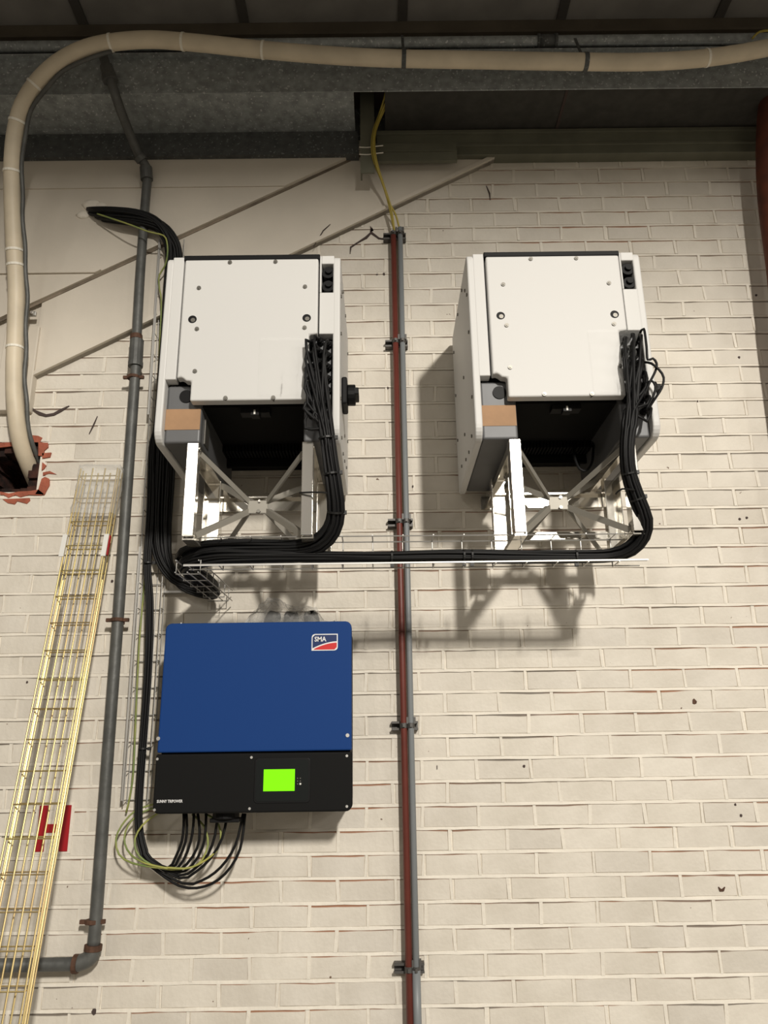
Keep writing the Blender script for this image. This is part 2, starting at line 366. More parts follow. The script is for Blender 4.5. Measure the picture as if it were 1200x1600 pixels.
# cracks and scuffs, slivers of lost paint
def ribbon(pts, w, d, name, m, parent):
    q = [P(x, y, d) for x, y in pts]; mbq = MB(); n = len(q); up = []; dn = []
    for i, p in enumerate(q):
        t = (q[min(i+1, n-1)]-q[max(i-1, 0)]).normalized(); nn = Vector((-t.z, 0, t.x)); ww = w*(0.25 if i in (0, n-1) else random.uniform(.6, 1.3))
        up.append(p+nn*ww/2); dn.append(p-nn*ww/2)
    pts2 = [(p.x, p.z) for p in up]+[(p.x, p.z) for p in dn[::-1]]
    mbq.prism(pts2, 'y', -d, -d+0.004); return obj(name, mbq, m, parent)
ribbon([(46, 633), (53, 641), (62, 646), (72, 649), (84, 647), (95, 641), (108, 634)], 0.013, 0.009, 'crack', M['crack'], wall)
ribbon([(152, 650), (146, 664), (139, 678)], 0.007, 0.008, 'crack', M['crack'], wall)
ribbon([(547, 396), (548, 386), (560, 378), (572, 371), (580, 363), (592, 372), (604, 374)], 0.010, 0.008, 'crack', M['crack'], wall)
ribbon([(579, 363), (580, 354), (583, 360)], 0.014, 0.008, 'crack', M['crack'], wall)
ribbon([(760, 290), (765, 302), (766, 312)], 0.008, 0.008, 'crack', M['crack'], wall)
ribbon([(683, 1196), (683, 1202)], 0.010, 0.007, 'crack', M['crack'], wall)
ribbon([(490, 385), (505, 360), (516, 350)], 0.006, 0.036, 'crack', M['crack'], wall)
for (px, py, r_, m_) in ((1085, 1096, .010, 'rust'), (355, 606, .006, 'crack'), (606, 606, .006, 'crack'), (1158, 1274, .006, 'crack'), (1149, 1257, .005, 'crack'), (42, 1066, .005, 'crack'), (175, 908, .007, 'crack'), (589, 428, .006, 'crack'),
                         (1155, 558, .006, 'crack'), (1090, 627, .005, 'crack'), (1156, 811, .006, 'crack'), (1167, 809, .006, 'crack'), (1182, 461, .006, 'crack'), (600, 428, .007, 'crack'), (147, 1581, .010, 'crack'), (819, 1197, .006, 'crack'), (645, 760, .005, 'crack')):
    q = P(px, py, .006); mb = MB(); mb.prism([(q.x+r_*math.cos(a)*random.uniform(.6, 1), q.z+r_*math.sin(a)*random.uniform(.7, 1.2)) for a in [k*math.pi/4 for k in range(8)]], 'y', -.0065, -.002); obj('paint_chip', mb, M[m_], wall)
ribbon([(1123, 1386), (1126, 1391), (1130, 1391), (1133, 1386)], .008, .008, 'paint_chip', M['rust'], wall)
# hole lining and bare brick
mb = MB(); mb.box(HX0-.02, HX1+.02, 0.28, 0.32, HZ0-.02, HZ1+.02); obj('hole_backing', mb, M['hole'], wall)
mb = MB()
for (a, b, c, e, f, g) in ((HX0, HX1, 0.0, 0.27, HZ0-.004, HZ0+.014), (HX0, HX1, 0.005, 0.27, HZ1-.05, HZ1+.004), (HX1-.03, HX1+.004, 0.004, 0.27, HZ0, HZ1), (HX0-.004, HX0+.05, 0.01, 0.27, HZ0, HZ1)):
    n = 7
    for k in range(n):
        if b-a > g-f:
            xa, xb = a+(b-a)*k/n, a+(b-a)*(k+1)/n; mb.box(xa, xb, c+random.uniform(0, .03), e, f-random.uniform(0, .012)*(f > 1.1), g+random.uniform(0, .012)*(f < 1.1))
        else:
            za, zb = f+(g-f)*k/n, f+(g-f)*(k+1)/n; mb.box(a-random.uniform(0, .02)*(a > -1.6), b+random.uniform(0, .03)*(a < -1.6), c+random.uniform(0, .03), e, za, zb)
obj('broken_edge', mb, M['hole'], wall)
for poly in ([(42, 682), (50, 680), (60, 681), (66, 684), (62, 691), (44, 691)], [(60, 691), (75, 692), (75, 699), (69, 704), (68, 712), (60, 712)],
             [(66, 708), (80, 707), (78, 714), (66, 716)], [(66, 722), (72, 727), (69, 732), (65, 735)],
             [(67, 738), (78, 736), (88, 741), (76, 740), (67, 743)], [(60, 764), (65, 748), (70, 745), (77, 748), (77, 758), (72, 767), (69, 773), (55, 772)],
             [(0, 768), (14, 771), (30, 768), (48, 767), (60, 765), (69, 772), (64, 774), (45, 773), (32, 777), (24, 773), (13, 778), (6, 773), (0, 773)],
             [(4, 780), (46, 778), (47, 782), (42, 787), (34, 785), (27, 783), (23, 788), (12, 786)], [(-8, 692), (20, 691), (20, 697), (-8, 700)]):
    q = [P(x, y, 0.007) for x, y in poly]; mb = MB(); mb.prism([(p.x, p.z) for p in q], 'y', -0.0075, -0.001); obj('bare_brick', mb, M['red_brick'], wall)

# raking beam cast against the wall, with a lip along each edge
mb = MB()
def rz(x, k): return 1.825+(x+1.665)*0.5457 if k else rake_low(x)
mb.prism([(-1.49, rz(-1.49, 0)), (0.62, rz(.62, 0)), (0.62, 2.72), (-0.03, 2.72), (-1.49, rz(-1.49, 1)), ], 'y', 0.0, -0.030)
for k, d0, h in ((0, -0.043, 0.020),):
    a, b = (-1.49, 0.60) if k == 0 else (-1.70, -0.06)
    mb.prism([(a, rz(a, k)-(h if k else 0)), (b, rz(b, k)-(h if k else 0)), (b, rz(b, k)+(0 if k else h)), (a, rz(a, k)+(0 if k else h))], 'y', 0.0, d0)
tag(obj('trim_1', mb, M['render']), kind='structure')
mb = MB(); mb.box(-1.628, -1.480, -0.045, 0, 1.385, 1.785)
tag(obj('trim_2', mb, M['render'], bevel=.004), kind='structure')
# wall plates under the gutter
mb = MB(); mb.box(-2.6, -0.085, -0.075, 0, 2.655, 2.785)
tag(obj('trim_3', mb, M['galv_dark']), kind='structure')
mb = MB(); mb.box(0.0, 2.6, -0.060, 0, 2.655, 2.79); mb.box(0.0, 2.6, -0.068, 0, 2.700, 2.716); mb.box(0.0, 2.6, -0.072, 0, 2.770, 2.79)
tag(obj('trim_4', mb, M['olive'], bevel=.002), kind='structure')
mb = MB(); mb.box(-0.01, 0.372, -0.088, -0.070, 2.600, 2.700); mb.box(-0.01, 0.372, -0.096, -0.070, 2.648, 2.656)
tag(obj('steel_plate', mb, M['olive']), 'short olive grey steel plate bolted below the right wall plate', 'plate')
# floor and deck
mb = MB(); mb.box(-8, 12, -9.5, 0.3, -1.85, -1.70); tag(obj('floor', mb, M['floor']), kind='structure')
CZ = 3.30; DECK = -5.6  # unseen reach of the deck, set so its edge shades the wall top
ceil = thing('ceiling', (0, -1.4, CZ), None, None); del_keys = None
tag(ceil, kind='structure')
xs = [-6.69, -5.93, -5.17, -4.41, -3.65, -2.89, -2.135, -1.378, -0.618, 0.130, 0.880, 1.627, 2.38, 3.13, 3.88, 4.63, 5.38, 6.13, 6.88]
for a, b in zip(xs[:-1], xs[1:]):
    mb = MB(); mb.box(a+.004, b-.004, DECK, 0.3, CZ, CZ+0.06); obj('deck_panel', mb, M['ceil'], ceil)
for x in xs[1:-1]:
    mb = MB(); mb.box(x-.022, x+.022, DECK, 0.3, CZ-.014, CZ+0.01); obj('batten', mb, M['seam'], ceil)
mb = MB(); mb.box(-3.6, 3.6, -0.22, -0.12, 3.185, CZ-.015); mb.box(-3.6, 3.6, -0.245, -0.10, 3.185, 3.197)
tag(obj('purlin', mb, M['purlin']), 'dark brown steel purlin running under the grey deck', 'beam')

# gutter: galvanised trough along the top of the wall
gut = thing('gutter', (0, -0.19, 2.775), 'wide galvanised gutter trough along the top of the wall', 'gutter')
mb = MB(); mb.box(-3.2, 3.2, -0.315, -0.31, 2.775, 2.985); mb.box(-3.2, 3.2, -0.335, -0.31, 2.975, 2.985); obj('front_face', mb, M['galv'], gut)
mb = MB(); mb.box(-3.2, -0.10, -0.309, -0.01, 2.788, 2.794); obj('base_sheet', mb, M['galv'], gut)
mb = MB(); mb.box(0.04, 0.85, -0.309, -0.01, 2.797, 2.803); obj('base_sheet', mb, M['galv_shade'], gut)
mb = MB(); mb.box(0.854, 3.2, -0.309, -0.01, 2.797, 2.803); obj('base_sheet', mb, M['galv_shade'], gut)
mb = MB(); mb.box(0.846, 0.858, -0.309, -0.02, 2.792, 2.797); obj('sheet_joint', mb, M['crack'], gut)
mb = MB(); mb.box(-0.105, 0.045, -0.30, -0.01, 2.97, 2.98); obj('gap_shade_sheet', mb, M['crack'], gut)  # added dark sheet, stands in for the shaded void round the post
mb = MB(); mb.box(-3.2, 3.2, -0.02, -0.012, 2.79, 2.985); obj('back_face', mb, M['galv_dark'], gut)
# bracket post
mb = MB(); mb.box(-0.075, -0.010, -0.130, -0.122, 2.50, 2.96); mb.box(-0.075, -0.067, -0.122, -0.078, 2.50, 2.96)
post = tag(obj('bracket_post', mb, M['olive']), 'olive grey steel angle post hanging below the gutter', 'bracket')
for z in (2.64, 2.60):
    mb = MB(); mb.tube(smooth_path([(-0.08, -0.132, z), (-0.04, -0.134, z-.004), (-0.005, -0.134, z+.002), (0.03, -0.136, z+.004)], .01), 0.0025, 6); obj('cable_tie', mb, M['tie'], post)

# ------------------------------------------------------------------ pipes up high
mb = MB(); zc = 3.03; mb.tube([(-3.2, -0.33, zc), (3.2, -0.33, zc)], 0.024, 14); hp = obj('steel_pipe', mb, M['galv'], smooth=True)
tag(hp, 'dark grey steel pipe running level above the gutter', 'pipe')
for px in (855,):
    x = P(px, 70, .33).x; mb = MB(); mb.tube([(x-.04, -0.33, zc), (x+.04, -0.33, zc)], 0.029, 14); mb.tube([(x-.045, -0.33, zc), (x-.033, -0.33, zc)], 0.032, 14); mb.tube([(x+.033, -0.33, zc), (x+.045, -0.33, zc)], 0.032, 14)
    obj('coupling', mb, M['galv_dark'], hp, smooth=True)

hose_px = [(1290, 60, .50), (1215, 72, .50), (1150, 84, .50), (1080, 93, .50), (1000, 97, .50), (900, 96.5, .50), (750, 94, .50), (600, 91, .50), (500, 85.5, .50), (400, 77, .50),
           (300, 66.5, .50), (225, 62, .50), (150, 71, .49), (100, 92, .47), (62, 124, .44), (36, 163, .40), (24, 205, .36), (19, 255, .31), (19, 310, .26), (22, 380, .20), (25.5, 450, .15), (24, 520, .12),
           (22, 590, .10), (25, 645, .08), (33, 695, .03), (47, 732, -.05), (60, 762, -.16)]
hp_pts = smooth_path([P(*q) for q in hose_px], 0.03)
mb = MB(); mb.tube(hp_pts, 0.034, 16); hose = obj('flexible_conduit', mb, M['hose'], smooth=True)
tag(hose, 'thick beige flexible conduit curving down into the broken wall hole', 'conduit')
def ring_at(path, i, r, w, name, m, parent, n=16):
    p = path[i]; t = (path[min(i+1, len(path)-1)]-path[max(i-1, 0)]).normalized()
    mbq = MB(); mbq.tube([p-t*w/2, p+t*w/2], r, n); return obj(name, mbq, m, parent, smooth=False)
def nearest(path, px, py):
    return min(range(len(path)), key=lambda i: (pix(path[i])[0]-px)**2+(pix(path[i])[1]-py)**2)
for (px, py) in ((1108, 90), (288, 66), (172, 68), (52, 137), (30, 190), (20, 270), (22, 395), (24, 420), (23, 540), (413, 78)):
    ring_at(hp_pts, nearest(hp_pts, px, py), 0.0365, 0.010, 'cable_tie', M['tie'], hose)
for (px, py) in ((626, 92), (908, 96)):
    i = nearest(hp_pts, px, py); p = hp_pts[i]; ring_at(hp_pts, i, 0.037, 0.018, 'hanger_band', M['galv_dark'], hose)
    mb = MB(); mb.obb(p+Vector((0, 0.02, .03)), p+Vector((0, 0.10, .24)), (1, 0, 0), .012, .003); obj('hanger_strap', mb, M['galv_dark'], hose)
# thin black cable beside it
i0 = nearest(hp_pts, 175, 67); tcp = []
for i in range(i0, len(hp_pts)):
    p = hp_pts[i]; t = (hp_pts[min(i+1, len(hp_pts)-1)]-hp_pts[i-1]).normalized(); c = Vector((0.6, 0, 1.6))-p; c.y = 0; n_ = (c-t*c.dot(t)).normalized()
    w_ = 0.043+0.003*math.sin(i*.9); tcp.append(p+n_*w_+Vector((0, 0.006, 0)))
mb = MB(); mb.tube(tcp, 0.009, 8)
tag(obj('side_cable', mb, M['oldpipe'], smooth=True), 'thin dark cable tied alongside the beige conduit', 'cable')
# small saddle clip beside the conduit
mb = MB(); q = P(50, 494, .04); mb.box(q.x-.028, q.x+.026, -.062, -.05, q.z-.010, q.z+.012); mb.box(q.x-.06, q.x-.02, -.055, -.030, q.z-.006, q.z+.006); mb.cyl((q.x+.012, -.074, q.z), (q.x+.012, -.06, q.z), .008, 10)
tag(obj('wall_clip', mb, M['zinc'], bevel=.002), 'small shiny metal clip on the raking beam beside the conduit', 'clip')

# old grey downpipe
dp = [(160, 84, .39), (165, 100, .382), (176, 135, .365), (186, 165, .315), (196, 192, .24), (215, 238, .145), (229, 262, .098), (230, 280, .088), (226, 330, .084), (219, 430, .08), (213, 540, .07)]
pp = [P(*q) for q in dp]
op = thing('old_pipe', (pp[-1].x, -.07, -.68), 'old dark grey steel pipe with elbows running down the left wall', 'pipe')
mb = MB(); mb.tube(smooth_path(pp, .03), 0.0205, 14); obj('upper_pipe', mb, M['oldpipe'], op, smooth=True)
low = [P(213, 560, .07), P(199, 760, .07), P(185, 960, .07), P(167, 1200, .07), P(150.5, 1430, .07), P(146, 1478, .07)]
zel = P(130, 1506, .07)
mb = MB(); mb.tube(smooth_path([pp[-1]]+low, .05), 0.0215, 14); obj('long_pipe', mb, M['oldpipe'], op, smooth=True)
e0 = low[-1]; el = [e0, e0+Vector((-.004, 0, -.03)), Vector((e0.x-.022, -.07, zel.z+.010)), Vector((e0.x-.055, -.07, zel.z))]
mb = MB(); mb.tube(smooth_path(el, .008), 0.0265, 14); obj('elbow', mb, M['oldpipe'], op, smooth=True)
mb = MB(); mb.tube([(e0.x-.05, -.07, zel.z), (-2.4, -.07, zel.z-.005)], 0.0215, 14); obj('level_pipe', mb, M['oldpipe'], op, smooth=True)
def collar(p0, p1, r, nm='collar', m='oldpipe'):
    mbq = MB(); mbq.tube([p0, p1], r, 14); return obj(nm, mbq, M[m], op, smooth=False)
collar(e0+Vector((0, 0, .004)), e0+Vector((-.001, 0, -.014)), .030, m='rust'); collar((e0.x-.046, -.07, zel.z), (e0.x-.062, -.07, zel.z), .030, m='rust')
collar(P(214, 532, .07), P(212, 566, .07), .029); collar(P(213, 524, .07), P(213, 531, .07), .026, m='rust'); collar(P(212, 566, .07), P(211.5, 573, .07), .031)
collar(P(228, 262, .098), P(229.5, 281, .088), .028); collar(P(217, 244, .138), P(222, 251, .125), .027)
collar(P(166, 104, .381), P(173, 125, .370), .028); collar(P(170, 118, .373), P(173, 127, .369), .032)
for (px, py) in ((209, 590), (184, 969), (145, 1440)):
    c = P(px, py, .07); mbq = MB(); mbq.tube([c+Vector((0, 0, .007)), c-Vector((0, 0, .007))], .027, 14)
    mbq.box(c.x-.044, c.x+.044, -.078, -.066, c.z-.007, c.z+.007); mbq.box(c.x-.006, c.x+.006, -.07, 0, c.z-.006, c.z+.006)
    obj('pipe_clamp', mbq, M['rust'], op, bevel=.0015)

# red and grey conduits on the middle of the wall, on strut pieces
z0c, z1c = -1.69, 0
tr = P(614, 366, .05); br = P(640, 1590, .05)
def along(a, b, z): t = (z-a.z)/(b.z-a.z); return a+(b-a)*t
for nm, m_, a, b, r, lab in (('red_conduit', 'redpipe', P(614.5, 366, .05), P(640.5, 1590, .05), .0125, 'slim red brown conduit pipe fixed upright on the brick wall'),
                             ('grey_conduit', 'greypipe', P(625, 356, .052), P(652, 1590, .052), .0115, 'slim grey plastic conduit pipe beside the red brown conduit')):
    mb = MB(); mb.tube([a, along(a, b, .5), along(a, b, -1.69)], r, 12); o = obj(nm, mb, M[m_], smooth=True); tag(o, lab, 'conduit')
    if nm == 'grey_conduit':
        c = along(a, b, -.72); mb = MB(); mb.tube([c, c-Vector((0, 0, .30))], .0145, 12); obj('socket', mb, M[m_], o, smooth=True)
    else:
        pass
mb = MB(); a = P(620, 372, .02); b = P(646, 1590, .02); mb.tube([a, along(a, b, .5), along(a, b, -1.69)], .006, 8)
tag(obj('thin_cable', mb, M['hose'], smooth=True), 'thin cream cable on the wall between the red and grey conduits', 'cable')
for k, (xl, xr, y, where) in enumerate(((599, 634, 372, 'topmost, near the yellow cable ends'), (602, 637, 539, 'second from top, level with the white inverter sides'), (606, 645, 818, 'just above the wire tray'), (612, 653, 1134, 'beside the blue inverter'), (616, 663, 1511, 'lowest, near the bottom'))):
    a, b = P(xl, y, .02), P(xr, y, .02); z = (a.z+b.z)/2
    mb = MB()
    for zz in (-.016, .012): mb.box(a.x, b.x, -.034, -.002, z+zz, z+zz+.004)
    mb.box(a.x, b.x, -.006, -.001, z-.016, z+.016)
    for zz in (-.016, .008): mb.box(a.x, b.x, -.036, -.033, z+zz, z+zz+.008)
    o = obj('strut_bracket', mb, M['strut']); tag(o, 'dark slotted strut holding both conduits, '+where, 'bracket', 'strut pieces behind the conduits')
    for (A, B, r) in ((P(614.5, 366, .05), P(640.5, 1590, .05), .0145), (P(625, 356, .052), P(652, 1590, .052), .0135)):
        c = along(A, B, z); mb = MB(); mb.tube([c+Vector((0, 0, .009)), c-Vector((0, 0, .009))], r, 12); mb.box(c.x-.004, c.x+.004, -.072, -.036, z-.006, z+.006)
        mb.box(c.x+.010, c.x+.018, -.06, -.036, z+.006, z+.03); obj('pipe_clip', mb, M['strut'], o)
for k, (pts, lab) in enumerate((([(616, 362, .05), (607, 318, .07), (597, 285, .10), (585, 255, .13), (580.5, 232, .145), (583, 205, .15), (592, 180, .16), (600, 155, .22), (606, 130, .27)], 'yellow cable hanging from the gutter into the red conduit, left strand'),
                       ([(617, 366, .05), (611, 325, .07), (600, 290, .10), (590, 258, .135), (585.5, 232, .15), (587, 205, .155), (599, 175, .17), (612, 152, .22), (622, 132, .27)], 'yellow cable hanging from the gutter, right strand by the post'),
                       ([(624, 357, .052), (618, 335, .06), (607, 315, .075), (598, 287, .105), (588, 258, .14), (583, 232, .153), (585, 205, .16), (595, 178, .17), (606, 153, .225), (612, 132, .27)], 'yellow cable reaching into the top of the grey conduit'))):
    mb = MB(); mb.tube(smooth_path([P(*q) for q in pts], .02), .0045, 6); tag(obj('yellow_cable', mb, M['yellow'], smooth=True), lab, 'cable', 'yellow cables below the gutter')
mb = MB(); mb.tube(smooth_path([P(1175, 61, .36), P(1183, 52, .38), P(1194, 48, .4), P(1225, 47, .42)], .02), .005, 6); tag(obj('yellow_cable', mb, M['yellow'], smooth=True), 'short yellow cable end above the conduit at the right edge', 'cable')
# rust red pipe at the right edge
rp = smooth_path([P(1212, 120, .24), P(1206, 165, .20), P(1203, 210, .17), P(1203, 260, .15), P(1206, 310, .14), P(1212, 360, .14), P(1219, 410, .14), P(1226, 470, .14), P(1234, 540, .14), P(1300, 1000, .14)], .04)
mb = MB(); mb.tube(rp, 0.058, 18); tag(obj('rust_red_pipe', mb, M['pillar'], smooth=True), 'thick rust red pipe standing at the right edge of the wall', 'pipe')

# H sign on the wall
mb = MB(); z0, z1 = -.336, -.180
def hx(x, z): return x+(.018*(0))
mb.box(-1.262, -1.232, -.0095, -.006, z0, z1); mb.box(-1.177, -1.147, -.0095, -.006, z0, z1); mb.box(-1.232, -1.177, -.0095, -.006, -.273, -.244)
hs = obj('hydrant_sign', mb, M['hred']); tag(hs, 'red letter H sign on the wall behind the leaning wire tray', 'sign')
mb = MB(); mb.box(-1.275, -1.135, -.0060, -.003, z0-.008, z1+.008); obj('backing', mb, M['mortar'], hs)

# ------------------------------------------------------------------ white inverters
CX1, CX2, ZB, ZT = -0.445, 0.627, 0.985, 1.700
def make_inverter(cx, label):
    root = thing('white_inverter', (cx, 0, ZB), label, 'inverter', 'white wall inverters')
    X = lambda x: cx+x
    for s in (-1, 1):
        mb = MB()
        prof = []
        for (yy, zz, a0, r) in ((-.645, ZB, 180, .05), (-.04, ZB, 270, .015), (-.04, ZT, 0, .015), (-.645, ZT, 90, .03)):
            oy = yy+r if yy < -.3 else yy-r; oz = zz+r if zz == ZB else zz-r
            for k in range(7):
                a = math.radians(a0+90*k/6); prof.append((oy+r*math.cos(a), oz+r*math.sin(a)))
        xa, xb = (X(-.31), X(-.284)) if s < 0 else (X(.284), X(.31))
        mb.prism(prof, 'x', xa, xb)
        o = obj('side_panel', mb, M['white'], root, bevel=.006, seg=3)
        mb = MB()
        if s < 0: mb.box(X(-.288), X(-.249), -.645, -.60, 1.212, ZT-.004)
        else:
            mb.box(X(.2365), X(.288), -.645, -.60, 1.380, 1.545); mb.box(X(.243), X(.288), -.645, -.60, 1.662, ZT-.004)
            mb.box(X(.2365), X(.243), -.645, -.60, 1.545, ZT-.004)
        obj('front_strip', mb, M['white'], o, bevel=.003)
        side = X(.31)*1 if s > 0 else X(-.31)
        for (d, z) in ((.56, 1.60), (.61, 1.55), (.47, 1.66), (.30, 1.66), (.61, 1.40), (.40, 1.33), (.61, 1.15), (.35, 1.12), (.20, 1.05), (.10, 1.2), (.10, 1.4), (.10, 1.6), (.35, 1.02), (.55, 1.03), (.45, 1.01)):
            mb = MB(); mb.cyl((side-s*.004, -d, z), (side+s*.004, -d, z), .0065, 8); obj('screw', mb, M['screw'], o)
    # cover with a notch at each lower corner
    mb = MB()
    mb.prism([(X(-.194), 1.127), (X(.203), 1.127), (X(.203), 1.372), (X(.232), 1.376), (X(.232), 1.678), (X(-.243), 1.678), (X(-.243), 1.212), (X(-.232), 1.217), (X(-.222), 1.212), (X(-.212), 1.203), (X(-.194), 1.200)], 'y', -.655, -.615)
    cov = obj('front_cover', mb, M['white'], root, bevel=.011, seg=3)
    c1 = CX1
    for (px, py) in ((359.4, 410), (430.6, 409), (311, 450), (476.7, 448), (307.8, 514), (476, 512), (304.6, 580), (476.7, 578), (352.4, 622), (427, 621.5)):
        q = P(px, py, .656); mb = MB(); x = q.x-c1+cx
        mb.cyl((x, -.659, q.z), (x, -.64, q.z), .0075, 10); mb.cyl((x, -.661, q.z), (x, -.64, q.z), .004, 6); obj('screw', mb, M['screw'], cov)
    for x in (-.203, .194):
        mb = MB(); z = 1.437; n = 18; r1, r2 = .0150, .0115
        mb.cyl((X(x), -.6556, z), (X(x), -.63, z), .0150, 18); h = obj('lifting_hole', mb, M['black'], cov)
        mb = MB(); mb.cyl((X(x)+.002, -.6562, z-.003), (X(x)+.002, -.64, z-.003), .008, 12); obj('hole_plug', mb, M['screw'], h) if False else obj('lifting_hole', mb, M['screw'], cov)
    mb = MB(); mb.box(X(-.249), X(.237), -.650, -.04, 1.681, 1.700); obj('top_lid', mb, M['black'], root, bevel=.003)
    mb = MB(); mb.box(X(-.282), X(.282), -.598, -.17, 1.1275, 1.684); obj('core', mb, M['blackmetal'], root)
    mb = MB(); mb.box(X(-.284), X(.284), -.17, -.045, 1.10, 1.684); mb.box(X(-.2), X(.2), -.17, -.155, 1.07, 1.11); obj('rear_body', mb, M['blackmetal'], root)
    mb = MB()
    for k in range(30):
        x = -.185+.37*k/29; mb.box(X(x)-.003, X(x)+.003, -.26, -.185, 1.10, 1.128)
    tag(obj('heat_sink', mb, M['blackmetal'], root), kind='stuff')
    for s in (-1, 1):
        mb = MB()
        xa, xb = (X(-.283), X(-.162)) if s < 0 else (X(.186), X(.283))
        mb.box(xa, xb, -.612, -.06, .992, 1.205 if s < 0 else 1.375)
        hb = obj('lower_housing', mb, M['cast'], root, bevel=.008, seg=3)
        if s < 0:
            mb = MB(); mb.box(X(-.283), X(-.165), -.6135, -.611, 1.040, 1.116); tag(obj('paper_label', mb, M['brown'], hb), 'blank brown paper label')
            mb = MB(); mb.cyl((X(-.217), -.616, 1.163), (X(-.217), -.60, 1.163), .0235, 22); tag(obj('blind_plug', mb, M['black'], hb), 'round black blind plug')
            mb = MB(); mb.box(X(-.161), X(-.158), -.56, -.50, 1.01, 1.10); obj('side_plate', mb, M['screw'], hb)
        else:
            for c in range(3):
                for r in range(7):
                    x = .213+c*.027; z = 1.085+r*.044+(c % 2)*.012
                    mb = MB(); mb.tube([(X(x), -.595, z), (X(x), -.632, z), (X(x), -.634, z), (X(x), -.660, z-.010)], [.0125, .0125, .0095, .0085], 10); obj('cable_connector', mb, M['black'], hb)
    for z in (1.577, 1.632):
        mb = MB(); mb.cyl((X(.266), -.635, z), (X(.266), -.595, z), .022, 16); mb.cyl((X(.268), -.645, z+.004), (X(.268), -.63, z+.004), .012, 12); obj('cable_gland', mb, M['black'], root)
    mb = MB(); mb.box(X(.243), X(.284), -.606, -.596, 1.545, 1.662); obj('gland_plate', mb, M['black'], root)
    mb = MB(); mb.box(X(-.035), X(.065), -.59, -.55, 1.110, 1.128); mb.box(X(.002), X(.030), -.595, -.56, 1.10, 1.128); lo = obj('underside_latch', mb, M['black'], root)
    mb = MB(); mb.box(X(.012), X(.018), -.597, -.594, 1.102, 1.118); obj('latch_pin', mb, M['labelw'], lo)
    # rotary isolator on the right side
    mb = MB(); mb.box(X(.31), X(.330), -.555, -.455, 1.158, 1.262); sw = obj('rotary_switch', mb, M['black'], root, bevel=.006)
    mb = MB(); mb.cyl((X(.330), -.505, 1.212), (X(.358), -.505, 1.212), .038, 18); mb.box(X(.352), X(.370), -.542, -.468, 1.200, 1.226); obj('switch_knob', mb, M['black'], sw, bevel=.003)
    return root
inv1 = make_inverter(CX1, 'white boxy inverter on the left above the blue inverter')
inv2 = dup(inv1, (CX2, 0, ZB), 'white boxy inverter on the right with loose looping cables')

# support frames of bright aluminium
def make_frame(cx, label):
    root = thing('support_frame', (cx, -.36, .645), label, 'frame', 'aluminium frames under the white inverters')
    X = lambda x: cx+x
    zl, zh = .662, .984
    for s in (-1, 1):
        xf = -.180*s*-1 if False else s*.203
        # front leg: channel, web to the front
        a, b = (X(-.198), X(-.160)) if s < 0 else (X(.184), X(.222))
        mb = MB(); mb.box(a, b, -.632, -.627, zl, zh); mb.box(a, a+.004, -.632, -.585, zl, zh); mb.box(b-.004, b, -.632, -.600, zl, zh); obj('leg', mb, M['alu'], root, bevel=.0015)
        a, b = (X(-.215), X(-.150)) if s < 0 else (X(.205), X(.262))
        mb = MB(); mb.box(a, b, -.265, -.260, .668, .962); mb.box(a, a+.004, -.30, -.265, .668, .962); mb.box(b-.004, b, -.31, -.265, .668, .962); obj('leg', mb, M['alu2'], root, bevel=.0015)
        xm = -.178 if s < 0 else .205
        mb = MB(); mb.box(X(xm)-.02, X(xm)+.02, -.622, -.262, .652, .657); mb.box(X(xm)-.02, X(xm)-.016, -.622, -.262, .657, .667); mb.box(X(xm)+.016, X(xm)+.02, -.622, -.262, .657, .667); obj('foot_rail', mb, M['alu2'], root)
        mb = MB(); mb.box(X(xm)-.02, X(xm)+.02, -.622, -.002, .966, .971); mb.box(X(xm)-.02, X(xm)-.016, -.62, -.002, .945, .966); obj('top_rail', mb, M['alu2'], root)
        mb = MB(); mb.box(X(xm)-.04, X(xm)+.04, -.014, -.008, .93, .985); obj('wall_plate', mb, M['alu2'], root)
    mb = MB(); mb.box(X(-.21), X(.235), -.255, -.251, .86, .905); mb.box(X(-.21), X(.235), -.28, -.251, .905, .910); obj('cross_rail', mb, M['alu2'], root)
    mb = MB(); mb.box(X(-.15), X(.205), -.285, -.281, .725, .755); mb.box(X(-.15), X(.205), -.31, -.281, .721, .725); obj('cross_rail', mb, M['alu2'], root)
    cz, cd = .832, .40
    mb = MB(); mb.box(X(-.030), X(.040), -cd-.004, -cd+.002, cz-.026, cz+.022); gp = obj('gusset', mb, M['alu3'], root, bevel=.0015)
    mb = MB(); mb.cyl((X(.01), -cd-.014, cz-.02), (X(.01), -cd, cz-.02), .007, 6); obj('bolt', mb, M['screw'], gp)
    mb = MB(); mb.cyl((X(.012), -cd-.012, cz+.018), (X(.012), -cd, cz+.018), .005, 6); obj('bolt', mb, M['alu'], gp)
    for s in (-1, 1):
        for t in (-1, 1):
            for dd in (.60, .28):
                x1 = (-.158 if s < 0 else .182); z1 = (.955 if t > 0 else .672)
                p0 = Vector((X(.005+s*.03), -cd, cz+t*.018)); p1 = Vector((X(x1), -dd, z1))
                mb = MB(); ax = (p1-p0).normalized(); nrm = Vector((0, 0, 1))
                mb.obb(p0, p1, (0, 0, 1), .020, .003); sd = Vector((0, 0, 1)); sd = (sd-ax*sd.dot(ax)).normalized(); th = ax.cross(sd)
                off = sd*.009+th*.009*(1 if th.y > 0 else -1); mb.obb(p0+off, p1+off, th, .019, .003)
                obj('brace', mb, M['alu3'], root)
    return root
fr1 = make_frame(CX1, 'bright aluminium leg frame under the left white inverter')
fr2 = dup(fr1, (CX2, -.36, .645), 'bright aluminium leg frame under the right white inverter')
for f_ in (fr1, fr2): pass

